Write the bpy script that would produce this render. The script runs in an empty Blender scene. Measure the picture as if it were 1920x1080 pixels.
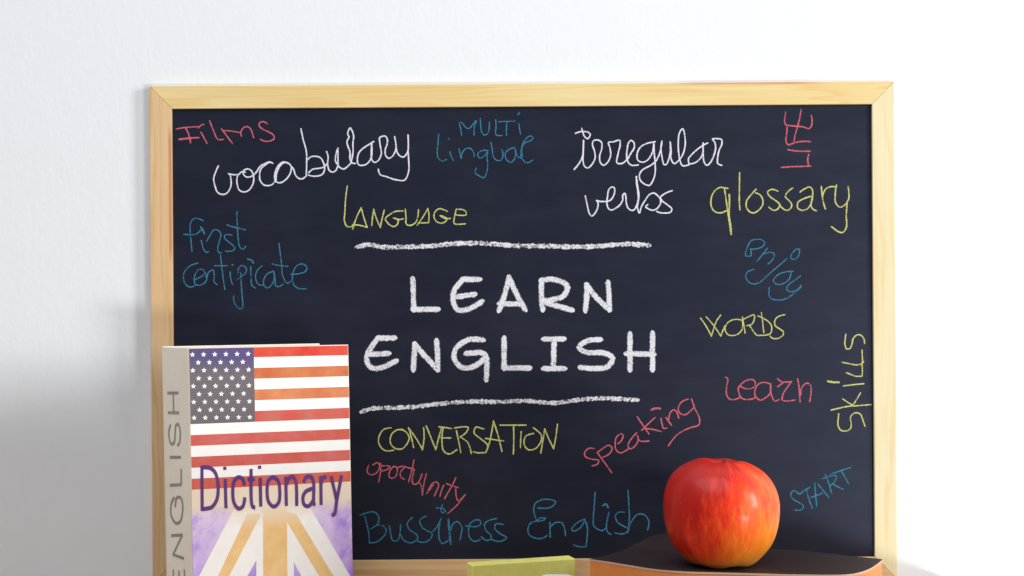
import bpy, math, random
from mathutils import Vector
random.seed(7)
C = bpy.context.scene.collection

# ------------------------------------------------------------ camera
FPX, CAM_D, ROLL = 2778.0, 1.0, 0.0066          # focal length in photo pixels, metres to the board, roll in radians
cam = bpy.data.objects.new('camera', bpy.data.cameras.new('camera')); C.objects.link(cam)
cam.location = (0, -CAM_D, 0)
cam.rotation_euler = (math.radians(90), ROLL, 0)
cam.data.sensor_width = 36; cam.data.lens = 36*FPX/1920
cam.data.clip_start = 0.02; cam.data.clip_end = 50
bpy.context.scene.camera = cam

# ------------------------------------------------------------ world, lamps, exposure
w = bpy.data.worlds.new('World'); bpy.context.scene.world = w; w.use_nodes = True
w.node_tree.nodes['Background'].inputs[0].default_value = (0.90, 0.95, 1.0, 1)
w.node_tree.nodes['Background'].inputs[1].default_value = 0.14
def area(name, loc, target, sx, sy, power, col):
    l = bpy.data.lights.new(name, 'AREA'); l.shape = 'RECTANGLE'; l.size = sx; l.size_y = sy
    l.energy = power; l.color = col
    if name == 'fill_light': l.shape = 'ELLIPSE'
    o = bpy.data.objects.new(name, l); C.objects.link(o); o.location = loc
    o.rotation_euler = (Vector(target)-Vector(loc)).to_track_quat('-Z', 'Y').to_euler()
    return o
area('window_light', (1.9, -1.0, 0.40), (0.05, 0, 0), 0.42, 0.85, 30, (1.0, 0.99, 0.97))
area('low_window_light', (1.6, -2.0, -0.72), (-0.2, 0, 0.1), 0.60, 0.28, 22, (1.0, 0.99, 0.97))
area('fill_light', (-0.6, -1.3, 2.0), (0, 0, 0), 2.8, 2.3, 40, (0.90, 0.95, 1.0))  # added soft overhead fill for the ambient level, not a known fixture
vs = bpy.context.scene.view_settings
vs.view_transform = 'Standard'; vs.look = 'None'; vs.exposure = 0.25; vs.gamma = 1; vs.use_curve_mapping = False

# ------------------------------------------------------------ helpers
def ray(x, y):
    u = (x-960)/FPX; v = (540-y)/FPX
    return Vector((u+v*ROLL, 1.0, v-u*ROLL))
def at(x, y, d):                                   # photo measurement -> place, d metres in front of the lens
    return Vector((0, -CAM_D, 0)) + ray(x, y)*d
def on_plane(x, y, p0, n):
    o = Vector((0, -CAM_D, 0)); r = ray(x, y)
    return o + r*((p0-o).dot(n)/r.dot(n))
def mesh(name, verts, faces, mat=None, parent=None, smooth=False, bevel=0, seg=2, mats=None, idx=None):
    me = bpy.data.meshes.new(name); me.from_pydata([tuple(v) for v in verts], [], faces); me.update()
    for m in (mats or [mat]): me.materials.append(m)
    if idx: me.polygons.foreach_set('material_index', idx)
    if smooth: me.polygons.foreach_set('use_smooth', [True]*len(me.polygons))
    o = bpy.data.objects.new(name, me); C.objects.link(o)
    if parent: o.parent = parent; o.matrix_parent_inverse = parent.matrix_basis.inverted()
    if bevel:
        b = o.modifiers.new('bevel', 'BEVEL'); b.width = bevel; b.segments = seg; b.limit_method = 'ANGLE'
        b.harden_normals = False
    return o
def tag(o, label=None, cat=None, group=None, kind=None):
    if label: o['label'] = label
    if cat: o['category'] = cat
    if group: o['group'] = group
    if kind: o['kind'] = kind
    return o
def empty(name, loc, label, cat):
    o = bpy.data.objects.new(name, None); C.objects.link(o); o.location = loc; o.empty_display_size = 0.02
    return tag(o, label, cat)
def prism(poly, z0, z1):                           # horizontal outline extruded
    n = len(poly)
    v = [(p[0], p[1], z0) for p in poly]+[(p[0], p[1], z1) for p in poly]
    f = [tuple(range(n))[::-1], tuple(range(n, 2*n))]+[(i, (i+1) % n, n+(i+1) % n, n+i) for i in range(n)]
    return v, f
def catmull(pts, step):
    if len(pts) < 3:
        out = []; a, b = pts; n = max(2, int(math.dist(a, b)/step))
        return [(a[0]+(b[0]-a[0])*i/n, a[1]+(b[1]-a[1])*i/n) for i in range(n+1)]
    P = [pts[0]]+list(pts)+[pts[-1]]; out = []
    for i in range(1, len(P)-2):
        p0, p1, p2, p3 = P[i-1], P[i], P[i+1], P[i+2]
        def kn(a, b): return max(math.dist(a, b), 1e-6)**0.5
        t0 = 0; t1 = t0+kn(p0, p1); t2 = t1+kn(p1, p2); t3 = t2+kn(p2, p3)
        n = max(2, int(math.dist(p1, p2)/step))
        for k in range(n):
            t = t1+(t2-t1)*k/n
            def L(a, b, ta, tb): return tuple((a[j]*(tb-t)+b[j]*(t-ta))/(tb-ta) for j in (0, 1))
            A1 = L(p0, p1, t0, t1) if t1-t0 > 2e-3 else p1
            A2 = L(p1, p2, t1, t2)
            A3 = L(p2, p3, t2, t3) if t3-t2 > 2e-3 else p2
            B1 = L(A1, A2, t0, t2); B2 = L(A2, A3, t1, t3)
            out.append(L(B1, B2, t1, t2))
    out.append(pts[-1]); return out

# ------------------------------------------------------------ materials
def nmat(name):
    m = bpy.data.materials.new(name); m.use_nodes = True; nt = m.node_tree; nt.nodes.clear()
    out = nt.nodes.new('ShaderNodeOutputMaterial'); b = nt.nodes.new('ShaderNodeBsdfPrincipled')
    nt.links.new(b.outputs[0], out.inputs[0]); return m, nt, b, out
def N(nt, t, **kw):
    n = nt.nodes.new(t)
    for k, v in kw.items(): setattr(n, k, v)
    return n
def coords(nt, scale=(1, 1, 1), rot=(0, 0, 0), loc=(0, 0, 0)):
    tc = N(nt, 'ShaderNodeTexCoord'); mp = N(nt, 'ShaderNodeMapping')
    mp.inputs['Scale'].default_value = scale; mp.inputs['Rotation'].default_value = rot; mp.inputs['Location'].default_value = loc
    nt.links.new(tc.outputs['Object'], mp.inputs[0]); return mp.outputs[0]
def noise(nt, vec, scale, detail=4, rough=0.55, dist=0):
    n = N(nt, 'ShaderNodeTexNoise'); n.inputs['Scale'].default_value = scale; n.inputs['Detail'].default_value = detail
    n.inputs['Roughness'].default_value = rough; n.inputs['Distortion'].default_value = dist
    nt.links.new(vec, n.inputs['Vector']); return n.outputs['Fac']
def ramp(nt, fac, stops, interp='LINEAR'):
    r = N(nt, 'ShaderNodeValToRGB'); r.color_ramp.interpolation = interp
    e = r.color_ramp.elements
    while len(e) < len(stops): e.new(0.5)
    for el, (p, c) in zip(e, stops):
        el.position = p; el.color = (c, c, c, 1) if isinstance(c, (int, float)) else (*c, 1)
    nt.links.new(fac, r.inputs[0]); return r.outputs[0]
def mix(nt, fac, a, b, mode='MIX'):
    m = N(nt, 'ShaderNodeMix', data_type='RGBA', blend_type=mode)
    for s, v in ((m.inputs[0], fac), (m.inputs[6], a), (m.inputs[7], b)):
        if isinstance(v, (int, float)): s.default_value = v
        elif isinstance(v, tuple): s.default_value = (*v, 1)
        else: nt.links.new(v, s)
    return m.outputs[2]
def mth(nt, op, a, b=0.0, clamp=False):
    m = N(nt, 'ShaderNodeMath', operation=op, use_clamp=clamp)
    for s, v in ((m.inputs[0], a), (m.inputs[1], b)):
        if isinstance(v, (int, float)): s.default_value = v
        else: nt.links.new(v, s)
    return m.outputs[0]
def bump(nt, b, h, strength, dist=0.001):
    n = N(nt, 'ShaderNodeBump'); n.inputs['Strength'].default_value = strength; n.inputs['Distance'].default_value = dist
    nt.links.new(h, n.inputs['Height']); nt.links.new(n.outputs[0], b.inputs['Normal'])
def lin(r, g, b):
    f = lambda c: (c/255/12.92 if c/255 <= 0.04045 else ((c/255+0.055)/1.055)**2.4)
    return (f(r), f(g), f(b))

def wall_mat():
    m, nt, b, _ = nmat('painted_wall'); v = coords(nt)
    big = noise(nt, v, 3.0, 3); fine = noise(nt, coords(nt, (1, 1, 0.55)), 260, 5, 0.6); mid = noise(nt, coords(nt, (1, 1, 0.6)), 55, 4)
    nt.links.new(mix(nt, big, (0.785, 0.81, 0.845), (0.83, 0.85, 0.875)), b.inputs['Base Color'])
    b.inputs['Roughness'].default_value = 0.85; b.inputs['Specular IOR Level'].default_value = 0.2
    bump(nt, b, mth(nt, 'ADD', fine, mid), 0.35, 0.0006); return m
def wood_mat(name, vertical, seed, base, dark, streak=None):
    m, nt, b, _ = nmat(name)
    sc = (14, 14, 1.1) if vertical else (1.1, 14, 14)
    v = coords(nt, sc, loc=(seed, seed*1.7, seed*0.3))
    w1 = noise(nt, v, 3.0, 3, 0.5, 0.6)
    rings = mth(nt, 'FRACT', mth(nt, 'MULTIPLY', w1, 9.0))
    rings = ramp(nt, rings, [(0, 0.0), (0.55, 0.15), (0.85, 0.8), (1.0, 0.0)])
    fv = coords(nt, (160, 160, 2.5) if vertical else (2.5, 160, 160), loc=(seed, 0, seed))
    fib = noise(nt, fv, 4.0, 4, 0.6)
    patch = ramp(nt, noise(nt, coords(nt, (6, 6, 2) if vertical else (2, 6, 6), loc=(seed*3, 0, seed)), 2.6, 2), [(0.45, 0), (0.75, 1)])
    c = mix(nt, mth(nt, 'MULTIPLY', rings, 0.85), base, dark)
    c = mix(nt, mth(nt, 'MULTIPLY', patch, 0.55), c, dark)
    c = mix(nt, mth(nt, 'MULTIPLY', ramp(nt, fib, [(0.35, 0), (0.75, 1)]), 0.28), c, tuple(x*0.72 for x in dark))
    # a few small knots
    vo = N(nt, 'ShaderNodeTexVoronoi', feature='F1'); vo.inputs['Scale'].default_value = 5.0
    nt.links.new(coords(nt, (3, 3, 1.6) if vertical else (1.6, 3, 3), loc=(seed, seed, seed)), vo.inputs['Vector'])
    kn = ramp(nt, vo.outputs['Distance'], [(0.0, 1), (0.02, 0.9), (0.05, 0)])
    c = mix(nt, mth(nt, 'MULTIPLY', kn, 0.55), c, (0.30, 0.13, 0.05))
    if streak:
        tc = N(nt, 'ShaderNodeTexCoord'); sp = N(nt, 'ShaderNodeSeparateXYZ'); nt.links.new(tc.outputs['Object'], sp.inputs[0]); mk = None
        for ax, lo, hi, ft in ((0, streak[0], streak[1], streak[4]), (2, streak[2], streak[3], streak[5])):
            cc = mth(nt, 'ABSOLUTE', mth(nt, 'SUBTRACT', sp.outputs[ax], (lo+hi)/2))
            e = N(nt, 'ShaderNodeMapRange', interpolation_type='SMOOTHSTEP'); e.inputs[1].default_value = (hi-lo)/2+ft; e.inputs[2].default_value = (hi-lo)/2; nt.links.new(cc, e.inputs[0])
            mk = e.outputs[0] if mk is None else mth(nt, 'MULTIPLY', mk, e.outputs[0])
        c = mix(nt, mth(nt, 'MULTIPLY', mk, mth(nt, 'ADD', 0.25, fib)), c, (0.55, 0.20, 0.09))
    nt.links.new(c, b.inputs['Base Color']); b.inputs['Roughness'].default_value = 0.5
    b.inputs['Specular IOR Level'].default_value = 0.3
    bump(nt, b, fib, 0.25, 0.0003); return m
def panel_mat():
    m, nt, b, _ = nmat('chalkboard_paint'); v = coords(nt)
    n1 = noise(nt, v, 6, 5, 0.6, 0.4); n2 = noise(nt, coords(nt, (1, 1, 3), rot=(0, 0.4, 0)), 20, 5, 0.65)
    sm = ramp(nt, mth(nt, 'MULTIPLY', n1, n2), [(0.2, 0), (0.42, 1)])
    nt.links.new(mix(nt, sm, (0.0034, 0.0034, 0.0095), (0.0090, 0.0098, 0.0170)), b.inputs['Base Color'])
    b.inputs['Specular IOR Level'].default_value = 0.68; b.inputs['Specular Tint'].default_value = (0.58, 0.68, 1.0, 1)
    nt.links.new(ramp(nt, n2, [(0, 0.41), (1, 0.49)]), b.inputs['Roughness'])
    bump(nt, b, noise(nt, v, 900, 3), 0.12, 0.0002); return m
def chalk_mat(name, col, solid, grain):
    m, nt, b, out = nmat(name)
    a = N(nt, 'ShaderNodeAttribute', attribute_name='body')
    n = noise(nt, coords(nt), grain, 3, 0.7)
    n2 = noise(nt, coords(nt, (1, 1, 1), loc=(3, 1, 2)), grain*0.22, 2)
    s = mth(nt, 'ADD', mth(nt, 'MULTIPLY', a.outputs['Fac'], 1.6), mth(nt, 'MULTIPLY', mth(nt, 'SUBTRACT', n, 0.5), 3.4))
    s = mth(nt, 'ADD', s, mth(nt, 'MULTIPLY', mth(nt, 'SUBTRACT', n2, 0.5), 1.2))
    s = mth(nt, 'ADD', s, solid-1.0)
    al = ramp(nt, s, [(0.0, 0), (0.8, 1)])
    tr = N(nt, 'ShaderNodeBsdfTransparent'); mx = N(nt, 'ShaderNodeMixShader')
    nt.links.new(al, mx.inputs[0]); nt.links.new(tr.outputs[0], mx.inputs[1]); nt.links.new(b.outputs[0], mx.inputs[2])
    nt.links.new(mx.outputs[0], out.inputs[0])
    b.inputs['Base Color'].default_value = (*col, 1); b.inputs['Roughness'].default_value = 1
    b.inputs['Specular IOR Level'].default_value = 0.0; return m
def plain(name, col, rough=0.6, spec=0.4, var=0.12, sc=60, bs=0.15):
    m, nt, b, _ = nmat(name); v = coords(nt); n = noise(nt, v, sc, 5, 0.6)
    nt.links.new(mix(nt, n, tuple(x*(1-var) for x in col), tuple(min(1, x*(1+var)) for x in col)), b.inputs['Base Color'])
    b.inputs['Roughness'].default_value = rough; b.inputs['Specular IOR Level'].default_value = spec
    bump(nt, b, noise(nt, v, sc*6, 3), bs, 0.0003); return m

M_wall = wall_mat()
M_top = wood_mat('pine_top', False, 1.3, (0.82, 0.68, 0.36), (0.76, 0.50, 0.18), (0.13, 0.19, 0.1372, 0.1385, 0.03, 0.0012))
M_bot = wood_mat('pine_bottom', False, 4.1, (0.74, 0.52, 0.28), (0.62, 0.34, 0.14))
M_left = wood_mat('pine_left', True, 2.2, (0.76, 0.54, 0.30), (0.66, 0.38, 0.18), (-0.2306, -0.2298, 0.03, 0.10, 0.0012, 0.015))
M_right = wood_mat('pine_right', True, 6.7, (0.82, 0.74, 0.50), (0.78, 0.60, 0.30))
M_panel = panel_mat()
M_white = chalk_mat('white_chalk_line', (0.72, 0.72, 0.79), 0.40, 1000)
M_bold = chalk_mat('bold_white_chalk', (0.72, 0.72, 0.76), 0.30, 900)
M_rule = chalk_mat('rubbed_white_chalk', (0.74, 0.74, 0.79), -0.02, 600)
M_yel = chalk_mat('yellow_chalk_line', (0.56, 0.56, 0.19), 0.22, 1000)
M_blue = chalk_mat('blue_chalk_line', (0.045, 0.20, 0.33), 0.18, 1000)
M_pink = chalk_mat('red_chalk_line', (0.58, 0.13, 0.165), 0.22, 1000)

# ------------------------------------------------------------ setting: wall, table
Z_TABLE = -0.1985
wall = mesh('wall', [(-3, 0.0062, -1.2), (3, 0.0062, -1.2), (3, 0.0062, 1.6), (-3, 0.0062, 1.6), (-3, 0.1, -1.2), (3, 0.1, -1.2), (3, 0.1, 1.6), (-3, 0.1, 1.6)],
            [(0, 1, 2, 3), (5, 4, 7, 6), (1, 5, 6, 2), (4, 0, 3, 7), (3, 2, 6, 7), (4, 5, 1, 0)], M_wall)
tag(wall, kind='structure')
M_table = wood_mat('table_wood', False, 9.0, (0.42, 0.27, 0.15), (0.25, 0.13, 0.06))
v, f = prism([(-0.9, -0.405), (0.295, -0.405), (0.295, 0.0058), (-0.9, 0.0058)], Z_TABLE-0.03, Z_TABLE)
tag(mesh('table', v, f, M_table, bevel=0.002), 'brown wooden table top under the chalkboard and the books', 'table')

# ------------------------------------------------------------ chalkboard
board = empty('chalkboard', (0, 0, Z_TABLE), 'framed black chalkboard with pine frame, covered in chalk words, against the white wall', 'chalkboard')
XO0, XO1, ZO0, ZO1 = -0.2439, 0.2588, Z_TABLE, 0.1378
XI0, XI1, ZI0, ZI1 = -0.2290, 0.2438, -0.1832, 0.1225
g = 0.00005
def rail(name, quad, mat):
    v = [(x, y, z) for y in (0.0, 0.0056) for x, z in quad]
    return mesh(name, v, [(0, 1, 2, 3), (7, 6, 5, 4), (0, 4, 5, 1), (1, 5, 6, 2), (2, 6, 7, 3), (3, 7, 4, 0)][::1], mat, board, bevel=0.0004)
rail('frame_rail', [(XI0+g, ZI1), (XI1-g, ZI1), (XO1-g, ZO1), (XO0+g, ZO1)], M_top)
rail('frame_rail', [(XO0+g, ZO0), (XO1-g, ZO0), (XI1-g, ZI0), (XI0+g, ZI0)], M_bot)
rail('frame_stile', [(XO0, ZO0+g), (XI0, ZI0+g), (XI0, ZI1-g), (XO0, ZO1-g)], M_left)
rail('frame_stile', [(XI1, ZI0+g), (XO1, ZO0+g), (XO1, ZO1-g), (XI1, ZI1-g)], M_right)
YP = 0.0022
mesh('writing_surface', [(XI0-.004, YP, ZI0-.004), (XI1+.004, YP, ZI0-.004), (XI1+.004, YP, ZI1+.004), (XI0-.004, YP, ZI1+.004),
     (XI0-.004, YP+.003, ZI0-.004), (XI1+.004, YP+.003, ZI0-.004), (XI1+.004, YP+.003, ZI1+.004), (XI0-.004, YP+.003, ZI1+.004)],
     [(0, 1, 2, 3), (5, 4, 7, 6), (1, 5, 6, 2), (4, 0, 3, 7), (3, 2, 6, 7), (4, 5, 1, 0)], M_panel, board)

# strokes: (material, width in photo px, wobble, ox, oy, scale, [polylines])
lift = [0]
def ribbons(name, mat, width, ox, oy, s, lines, place, parent, label=None, wob=0.10, pen=(1, 1), step=1.0, dome=1.0, butt=False):
    V, F, A = [], [], []
    for ln in lines:
        wd = width
        if isinstance(ln, dict): wd = ln['w']; ln = ln['p']
        pts = [((ox+x/s)/pen[0], (oy+y/s)/pen[1]) for x, y in ln]
        c = catmull(pts, step)
        q = [c[0]]
        for p in c[1:]:
            if math.dist(p, q[-1]) > 0.35*step: q.append(p)
        if len(q) < 2: continue
        # round ends
        def ext(a, b, k): d = math.dist(a, b) or 1; return (a[0]+(a[0]-b[0])/d*k, a[1]+(a[1]-b[1])/d*k)
        caps = [(0.0, wd*0.5), (0.6, wd*0.36), (0.87, wd*0.16)]
        rows = [(ext(q[0], q[1], k), 1-j) for j, k in caps[::-1]] if False else []
        q2 = q if butt else [ext(q[0], q[1], wd*0.42), ext(q[0], q[1], wd*0.22)]+q+[ext(q[-1], q[-2], wd*0.22), ext(q[-1], q[-2], wd*0.42)]
        n = len(q2); ph = random.random()*50; b0 = len(V)
        lift[0] += 1; base = 0.00004+0.000012*(lift[0] % 9)
        for i, p in enumerate(q2):
            a, b = q2[max(0, i-1)], q2[min(n-1, i+1)]
            tx, ty = b[0]-a[0], b[1]-a[1]; L = math.hypot(tx, ty) or 1; nx, ny = -ty/L, tx/L
            k = 1.0
            if butt: k = 1.0
            elif i == 0 or i == n-1: k = 0.35
            elif i == 1 or i == n-2: k = 0.78
            k *= 1+wob*(math.sin(ph+i*0.9)+math.sin(ph*2+i*0.37)+1.2*random.uniform(-1, 1))*0.5
            h = wd*0.5*k; e = base+1e-7*i
            for off, up, at_ in ((-1, 0, 0), (-0.5, 0.6, 1), (0.5, 0.6, 1), (1, 0, 0)):
                V.append(place((p[0]+nx*h*off)*pen[0], (p[1]+ny*h*off)*pen[1], e+up*0.00006*dome)); A.append(float(at_))
        for i in range(n-1):
            for j in range(3):
                o = b0+i*4+j; F.append((o, o+4, o+5, o+1))
    me = bpy.data.meshes.new(name); me.from_pydata(V, [], F); me.materials.append(mat)
    at_ = me.attributes.new('body', 'FLOAT', 'POINT'); at_.data.foreach_set('value', A)
    o = bpy.data.objects.new(name, me); C.objects.link(o); o.parent = parent
    rt = parent
    o.matrix_parent_inverse = parent_world(parent).inverted()
    if label: o['label'] = label
    return o
def parent_world(p):
    from mathutils import Matrix
    m = p.matrix_parent_inverse @ p.matrix_basis if p.parent else p.matrix_basis.copy()
    return parent_world(p.parent) @ m if p.parent else m
n_b = Vector((0, 1, 0)); p_b = Vector((0, YP, 0))
def on_board(x, y, e):
    p = on_plane(x, y, p_b, n_b); return (p.x, p.y-e, p.z)
def word(text, colour, mat, width, ox, oy, s, lines, **k):
    ribbons(k.pop('nm', 'chalk_word'), mat, width, ox, oy, s, lines, on_board, board, k.pop('lab', 'the word "%s" written in %s chalk' % (text, colour)), **k)

word('Films', 'red', M_pink, 3.6, 320, 190, 8, [
 [(85,415),(200,395),(400,380)], [(415,400),(430,380),(455,360),(495,345)], [(225,400),(265,480),(300,620)],
 dict(w=5, p=[(130,570),(270,555),(415,545)]), [(455,465),(500,545),(545,630)], [(585,295),(640,430),(690,550),(720,575),(790,570)],
 [(765,415),(850,530),(930,635)], [(790,440),(900,445),(1040,470)], [(1060,520),(1055,455),(1100,390),(1150,380),(1200,415),(1225,480),(1245,545)],
 [(1450,335),(1390,305),(1340,320),(1325,360),(1370,410),(1480,465),(1545,510),(1550,560),(1490,595),(1400,595),(1345,570)]])
word('vocabulary', 'white', M_white, 3.7, 390, 230, 8, [
 [(155,650),(115,740),(85,840),(105,950),(140,1040),(200,1075),(270,1065),(320,1010),(345,940),(345,850),(330,780),(305,765),(380,780),(460,775),(510,735),(560,745)],
 [(460,775),(435,830),(440,930),(470,1010),(540,1040),(610,1015),(660,950),(685,870),(680,790),(650,720),(590,695),(535,720),(530,770),(580,815),(640,810),(690,780),(730,735),(780,660),(860,610),(930,590),(970,610)],
 [(930,590),(850,640),(790,700),(775,790),(785,870),(840,935),(900,945),(960,930),(1005,885)],
 [(1200,610),(1130,590),(1060,640),(1010,740),(1005,860),(1030,890),(1090,900),(1160,860),(1225,780),(1250,700),(1245,650),(1200,605),(1140,600),(1080,650),(1030,760),(1020,880)],
 [(1245,650),(1285,700),(1310,780),(1360,835),(1420,840),(1475,800)],
 [(1395,95),(1430,260),(1475,430),(1480,600),(1475,790)],
 [(1490,560),(1540,515),(1620,505),(1690,530),(1735,610),(1750,690),(1720,770),(1650,800),(1560,800),(1500,785)],
 [(1510,750),(1570,700),(1660,685),(1740,665),(1790,610)]]+[[(x+1360, y) for x, y in l] for l in [
 [(420,435),(440,500),(435,620),(455,710),(500,740),(550,725),(585,660)], [(590,385),(590,500),(590,640)],
 [(580,400),(550,560),(590,640),(630,680),(680,695),(730,660),(780,610)],
 [(850,612),(795,600),(770,540),(770,440),(735,340),(725,280),(755,215),(735,170),(750,110),(775,80),(800,120),(825,200),(815,300),(815,440),(795,560),(780,610)],
 [(1125,285),(1060,325),(960,390),(905,450),(880,550),(900,630),(990,635),(1060,580),(1095,500),(1095,300)],
 [(1095,300),(1090,450),(1100,560),(1140,595),(1200,560),(1240,470),(1235,400),(1220,320),(1215,230),(1250,205),(1300,205),(1330,250),(1325,330),(1300,400),(1305,490),(1350,535),(1400,510),(1440,450),(1460,380),(1455,300),(1440,210)],
 [(1460,380),(1480,450),(1520,500),(1570,515),(1610,480),(1640,420),(1640,185)],
 [(1640,420),(1650,550),(1650,730),(1590,860),(1450,855),(1330,815),(1220,775),(1195,700)]]])
word('multi', 'blue', M_blue, 3.2, 800, 200, 8, [
 [(525,430),(510,330),(495,240),(530,245),(590,315),(640,325),(690,270),(740,210),(745,215),(715,300),(710,430)],
 [(805,180),(810,280),(825,380),(865,425),(910,410),(935,350),(940,230)],
 [(1035,195),(1040,300),(1035,410),(1060,432),(1130,432)], [(1080,225),(1320,218)], [(1200,225),(1195,430)],
 [(1385,260),(1395,340),(1410,415)], dict(w=4.5, p=[(1372,115),(1388,92)])])
word('lingual', 'blue', M_blue, 3.2, 800, 200, 8, [
 [(180,415),(170,550),(158,700),(175,775),(235,815),(300,790)], [(350,680),(370,750),(405,810)], dict(w=3, p=[(325,482),(345,492)]),
 [(485,635),(500,700),(520,785),(530,700),(590,630),(650,625),(700,680),(715,750)],
 [(920,660),(860,655),(790,680),(765,720),(800,775),(860,740),(915,680),(905,760),(915,860),(900,990),(860,1065),(790,1040),(725,985),(745,920)],
 [(965,540),(985,650),(1000,750),(1050,805),(1110,805),(1145,740),(1130,650)],
 [(1320,610),(1240,640),(1180,700),(1195,790),(1260,835),(1320,780),(1335,700),(1320,620)], [(1335,650),(1360,740),(1410,770)],
 [(1410,770),(1420,640),(1450,540),(1510,460),(1560,440),(1595,470),(1560,510),(1480,540),(1435,600),(1430,700),(1440,790),(1490,840),(1540,835),(1590,800)]])
word('irregular', 'white', M_white, 3.7, 1060, 220, 6, [
 [(115,180),(180,160),(260,170),(280,195),(250,240),(215,215),(185,125)], [(100,585),(160,510),(195,430),(205,260)],
 [(205,260),(200,400),(200,500),(215,550),(250,570),(300,530),(335,450),(325,370),(305,310),(315,265),(360,255),(405,280),(410,350),(385,440),(395,510),(430,540),(480,500),(510,420),(500,340),(485,285),(540,275),(610,260),(615,320),(595,400),(580,510),(630,520),(690,480),(740,400),(775,340),(770,285),(740,260),(710,290),(695,360),(690,440),(710,510),(750,540),(820,535)],
 [(1010,275),(930,290),(850,330),(810,400),(815,480),(870,505),(930,475),(980,390),(995,290)],
 [(995,290),(1000,400),(1010,520),(1010,620),(990,700),(945,765),(880,745),(840,700),(835,640),(870,590),(960,540),(1020,490),(1055,420)],
 [(1055,420),(1075,350),(1085,270)], [(1085,270),(1075,350),(1085,430),(1110,530),(1135,530),(1160,480),(1180,380),(1180,280)],
 [(1180,280),(1190,380),(1190,470),(1225,520),(1280,480),(1320,420),(1345,330),(1345,220),(1320,130),(1285,170),(1270,280),(1275,400),(1290,490),(1320,545),(1385,535),(1395,530)],
 [(1600,290),(1540,320),(1440,400),(1385,470),(1395,520),(1460,510),(1520,460),(1545,400),(1550,290)],
 [(1550,290),(1550,400),(1560,500),(1590,540),(1630,510),(1670,430),(1690,350),(1680,280),(1655,245),(1700,240),(1755,250),(1760,300),(1730,370),(1715,440),(1715,520),(1760,540)]])
word('verbs', 'white', M_white, 3.7, 1080, 330, 8, [
 [(140,300),(165,420),(200,560),(235,600),(290,550),(330,450),(325,390),(305,365),(345,380),(475,382)],
 [(475,382),(530,350),(575,260),(575,180),(540,165),(495,200),(470,320),(465,430),(490,490),(530,510),(600,480),(660,430),(700,360),(700,290),(730,260),(745,300),(755,400),(780,480),(830,515),(880,500),(910,430)],
 dict(w=5.2, p=[(905,15),(915,130),(935,260),(935,350),(915,450)]),
 [(915,450),(950,555),(980,460),(1040,360),(1100,280),(1160,255),(1220,290),(1265,350),(1265,420),(1210,490),(1150,515),(1080,490),(1045,460),(1075,430)],
 [(1440,220),(1340,260),(1265,320),(1290,370),(1380,440),(1435,490),(1420,540),(1360,555),(1260,550),(1210,530)]])
word('glossary', 'yellow', M_yel, 3.9, 1320, 310, 6, [
 [(265,260),(180,250),(110,300),(80,380),(85,470),(120,520),(190,535),(250,510)], [(230,265),(250,400),(270,540),(290,680),(305,775)],
 dict(w=4.6, p=[(285,330),(285,450),(280,560),(300,680),(305,775)]), [(400,85),(398,250),(398,440),(405,500)],
 [(585,270),(530,330),(480,400),(475,460),(510,520),(560,535),(620,500),(660,440),(655,370),(620,325),(580,310)],
 [(830,290),(760,270),(715,300),(740,350),(810,400),(850,440),(830,490),(780,505),(730,470)],
 [(1000,255),(950,290),(915,350),(960,400),(985,440),(970,490),(920,505),(870,470),(850,440)],
 [(1080,300),(1130,265),(1190,245),(1220,280),(1220,360),(1200,440),(1160,490),(1100,505),(1055,480),(1055,420),(1110,380),(1200,350)],
 [(1225,300),(1210,400),(1205,460),(1235,500),(1260,510)], [(1320,240),(1330,350),(1345,430),(1365,490)],
 [(1335,340),(1365,270),(1430,240),(1490,240),(1490,225)], [(1485,240),(1475,330),(1480,420),(1530,470),(1580,450),(1625,380),(1630,330),(1620,240)],
 [(1610,420),(1600,560),(1600,700),(1560,755),(1510,745),(1435,690)]])
word('life', 'red', M_pink, 3.9, 1400, 190, 8, [
 [(585,165),(570,260),(580,345),(700,370),(850,385),(930,410),(970,370),(980,290),(970,215)], [(815,125),(795,250),(765,370),(730,490),(710,600)],
 [(605,350),(600,480),(590,600),(620,650),(720,620),(840,600),(955,605)], [(620,725),(740,745),(955,748)],
 [(525,990),(700,980),(960,972)], [(930,800),(915,870),(930,970)]])
word('language', 'yellow', M_yel, 3.6, 630, 330, 6.857, [
 [(145,130),(125,280),(115,450),(110,580),(145,650),(230,640)], [(215,680),(260,540),(325,410)], [(325,410),(360,540),(400,660)], [(215,625),(310,635),(400,660)],
 [(460,635),(470,530),(485,430)], [(485,430),(520,550),(570,660)], [(570,660),(590,560),(620,440)],
 [(855,450),(770,455),(700,490),(635,550),(670,610),(740,650),(790,620),(795,560),(740,540)], [(740,540),(800,560),(865,550)],
 [(890,430),(900,530),(905,620),(960,635),(1020,600),(1050,530),(1060,435)], [(1045,630),(1110,540),(1180,420)], [(1180,420),(1195,500),(1190,600)], [(1060,605),(1190,600)],
 [(1430,455),(1330,420),(1275,460),(1260,530),(1300,590),(1370,605),(1420,570),(1420,540),(1340,510)], [(1340,510),(1400,545),(1470,545)],
 [(1545,430),(1525,520),(1520,610),(1660,615)], [(1545,430),(1620,430),(1670,460),(1670,500),(1540,500)]])
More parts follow.
